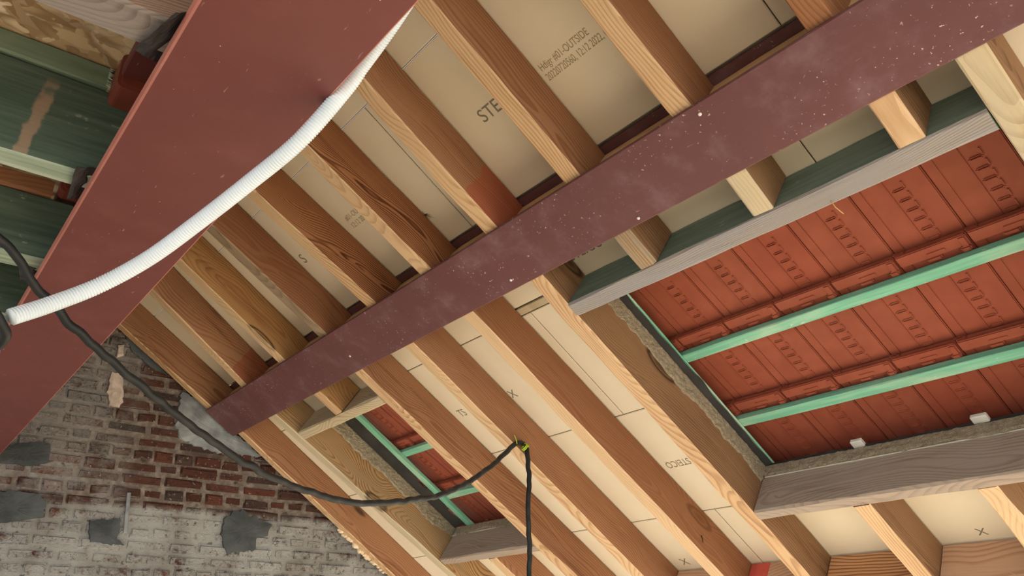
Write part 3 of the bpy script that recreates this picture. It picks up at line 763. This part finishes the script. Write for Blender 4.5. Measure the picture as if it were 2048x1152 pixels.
# black cable : from the left, sagging in front of the brick wall, up to the rafter, then down
kb = [P3(-60, 440, 1.62), P3(0, 478, 1.66), P3(35, 515, 1.68), P3(62, 560, 1.70), P3(100, 605, 1.72), P3(150, 655, 1.74), P3(205, 707, 1.77), P3(260, 753, 1.80), P3(320, 803, 1.84), P3(385, 853, 1.88),
      P3(450, 900, 1.93), P3(510, 938, 1.97), P3(570, 965, 2.01), P3(640, 990, 2.06), P3(705, 1005, 2.10), P3(760, 1006, 2.14), P3(820, 1000, 2.18), P3(880, 990, 2.22), P3(930, 968, 2.26),
      P3(985, 930, 2.31), P3(1020, 897, 2.345), P3(1036, 886, 2.358), P3(1050, 890, 2.362), P3(1055, 908, 2.355), P3(1058, 960, 2.345), P3(1056, 1020, 2.345), P3(1059, 1090, 2.345), P3(1058, 1200, 2.345), P3(1060, 1400, 2.345)]
pts = spline(kb, .008)
for i, p in enumerate(pts):
    k = .0055 * (1 if i > 20 else i / 20); p += Vector((noise.noise((i * .19, 0, 1)), noise.noise((i * .19, 5, 1)), noise.noise((i * .21, 9, 1)))) * k
cab = link('power_cable', tube_mesh(pts, .0092, 10), M_black); tag(cab, 'black power cable sagging across the brick wall and tied to a rafter', 'cable')
# green-yellow wire tie at the nail
root = empty('wire_tie', P3(1048, 893, 2.36)); tag(root, 'green and yellow wire tie holding the black cable on the rafter', 'wire tie'); bpy.context.view_layer.update()
c0 = P3(1047, 892, 2.352); I4 = Matrix.Identity(4)
ax = (P3(1052, 900, 2.352) - P3(1040, 888, 2.352)).normalized(); n1 = ax.orthogonal().normalized(); n2 = ax.cross(n1)
lp = [c0 + ax * (.003 * k / 24 * 2) + (n1 * math.cos(k / 24 * 2 * math.pi) + n2 * math.sin(k / 24 * 2 * math.pi)) * .0135 for k in range(56)]
link('loop', tube_mesh(lp, .0022, 6), M_yg, root, I4)
link('tail', tube_mesh(spline([P3(1034, 888, 2.345), P3(1032, 878, 2.34), P3(1028, 869, 2.345)], .003), .0016, 6), M_yg, root, I4)
link('nail', tube_mesh([P3(1051, 890, 2.33), P3(1050, 891, 2.378)], .003, 6), M_nail, root, I4)
# wires bundled at the left edge
bl = spline([px(-50, 600, 2, .46), px(-14, 622, 2, .445), px(4, 650, 2, .43), px(12, 668, 2, .42), px(4, 684, 2, .415), px(-16, 696, 2, .41), px(-60, 700, 2, .41)], .006)
o = link('black_wire_loop', tube_mesh(bl, .0075, 10), M_black); tag(o, 'black wire loop at the end of the white conduit', 'wire')
bw = spline([px(-14, 640, 2, .44), px(-4, 690, 2, .415), px(-6, 715, 2, .405), px(-12, 735, 2, .40), px(-5, 752, 2, .39), px(-12, 790, 2, .38), px(-24, 850, 2, .36)], .006)
o = link('blue_wire', tube_mesh(bw, .0028, 8), M_blue); tag(o, 'blue wire hanging at the left edge below the conduit end', 'wire')

# ================================================================== SMALL THINGS
for lab, Y, w in (('smaller white packer on the edge of the long dusty trimmer', 1.303, .040), ('larger white packer on the long dusty trimmer, near the right edge', .925, .046)):
    o = link('packer', box_mesh(-.016, .016, -w / 2, w / 2, 0, .016, .003), M_pack, None, frame(W(2.829, Y, .203), DS, NR)); tag(o, lab, 'packer', 'white packers on the trimmer')
# foam squeezed out between wall and lowest rafter
V = []; F = []; rg = random.Random(4); bm = bmesh.new()
for k in range(34):
    s = 2.50 + k * .019; Y = ext(4.085, sL0, 4.160, 3.6, s) + rg.uniform(-.004, .006)
    r = rg.uniform(.008, .017)
    mm = Matrix.Translation(W(s, Y, rg.uniform(-.010, .006)) - W(2.8, 4.13)) @ Matrix.Diagonal((r * rg.uniform(.8, 1.3), r, r * rg.uniform(.7, 1.2), 1))
    bmesh.ops.create_icosphere(bm, subdivisions=2, radius=1, matrix=mm)
me = bpy.data.meshes.new('foam'); bm.to_mesh(me); bm.free()
for p in me.polygons: p.use_smooth = True
o = link('foam_seam', me, M_foam, None, Matrix.Translation(W(2.8, 4.13))); tag(o, 'lumpy cream foam squeezed out between brick wall and the lowest rafter', 'foam')
# straws and nails
o = link('straw', tube_mesh([W(1.905, .79, -.001), W(1.92, .785, -.012), W(1.94, .775, -.020)], .0012, 5), M_straw); tag(o, 'straw sticking out under the grey weathered trimmer', 'straw')
o = link('nail', tube_mesh([W(2.98, 2.0, .06), W(2.975, 1.975, .02)], .002, 6), M_nail); tag(o, 'bent dark nail in the side of the rafter left of the large skylight', 'nail')
bm = bmesh.new()
for k in range(16):
    q = W(1.405, 2.02, .145); dirv = Vector((rg.uniform(-1, 1), -.6 + rg.uniform(-.4, .2), rg.uniform(-1, .4))).normalized() * rg.uniform(.02, .05)
    n1 = dirv.orthogonal().normalized() * .0009
    vs = [bm.verts.new(c) for c in (q + n1, q - n1, q - n1.cross(dirv).normalized() * .0012, q + dirv)]
    for a, b, c in ((0, 1, 3), (1, 2, 3), (2, 0, 3), (0, 2, 1)): bm.faces.new((vs[a], vs[b], vs[c]))
me = bpy.data.meshes.new('tuft'); bm.to_mesh(me); bm.free()
o = link('fibre_tuft', me, M_nail); tag(o, 'dry brown fibre tuft on the cream board beside the dark-grained rafter', 'fibre tuft')

# ================================================================== STAMPED LETTERING on the boards
def text(body, s, Y, size, bd, mat=M_ink, flip=False, d=.1506, skew=0.0, squash=1.0):
    "printed on the underside of a board, reading from the gable towards the room"
    cu = bpy.data.curves.new('t', 'FONT'); cu.body = body; cu.size = size; cu.extrude = .0002
    to = bpy.data.objects.new('t', cu); COL.objects.link(to); bpy.context.view_layer.update()
    me = bpy.data.meshes.new_from_object(to.evaluated_get(bpy.context.evaluated_depsgraph_get()))
    bpy.data.objects.remove(to); bpy.data.curves.remove(cu)
    for v in me.vertices: v.co.x *= squash
    x = -YA if not flip else YA; up = -DS if not flip else DS
    mw = frame(W(s, Y, d), x, x.cross(up)); me.materials.clear(); me.materials.append(mat)
    return link('stamped_lettering', me, None, bd, mw)
bpy.context.view_layer.update()
text('STEICO', 1.292, 1.560, .058, B['u2'], M_ink2)
text('Hdigr #01-OUTSIDE', 1.280, 1.288, .030, B['u2'], squash=.72)
text('20220720560, 12:12 2022, 01', 1.312, 1.288, .030, B['u2'], squash=.66)
text('#01-OUTSIDE', 1.262, 2.36, .030, B['u3'], squash=.82); text('12:12 2022, 01', 1.296, 2.36, .030, B['u3'], squash=.8)
text('S', 1.285, 2.75, .06, B['u3'], M_ink2)
text('STEICO', 1.800, 1.660, .055, B['m2'], M_ink2, squash=.8)
text('STEICO', 2.680, 1.870, .045, B['l3'], M_ink2, flip=True, squash=.75)
text('X', 2.195, 2.378, .055, B['l2'], M_ink2); text('TS', 2.195, 2.725, .055, B['l2'], M_ink2, squash=.8)
text('X', 3.235, 2.32, .055, B['l7'], M_ink2); text('STE', 3.238, 1.42, .045, B['l6'], M_ink2); text('X', 3.240, 1.13, .045, B['l6'], M_ink2)
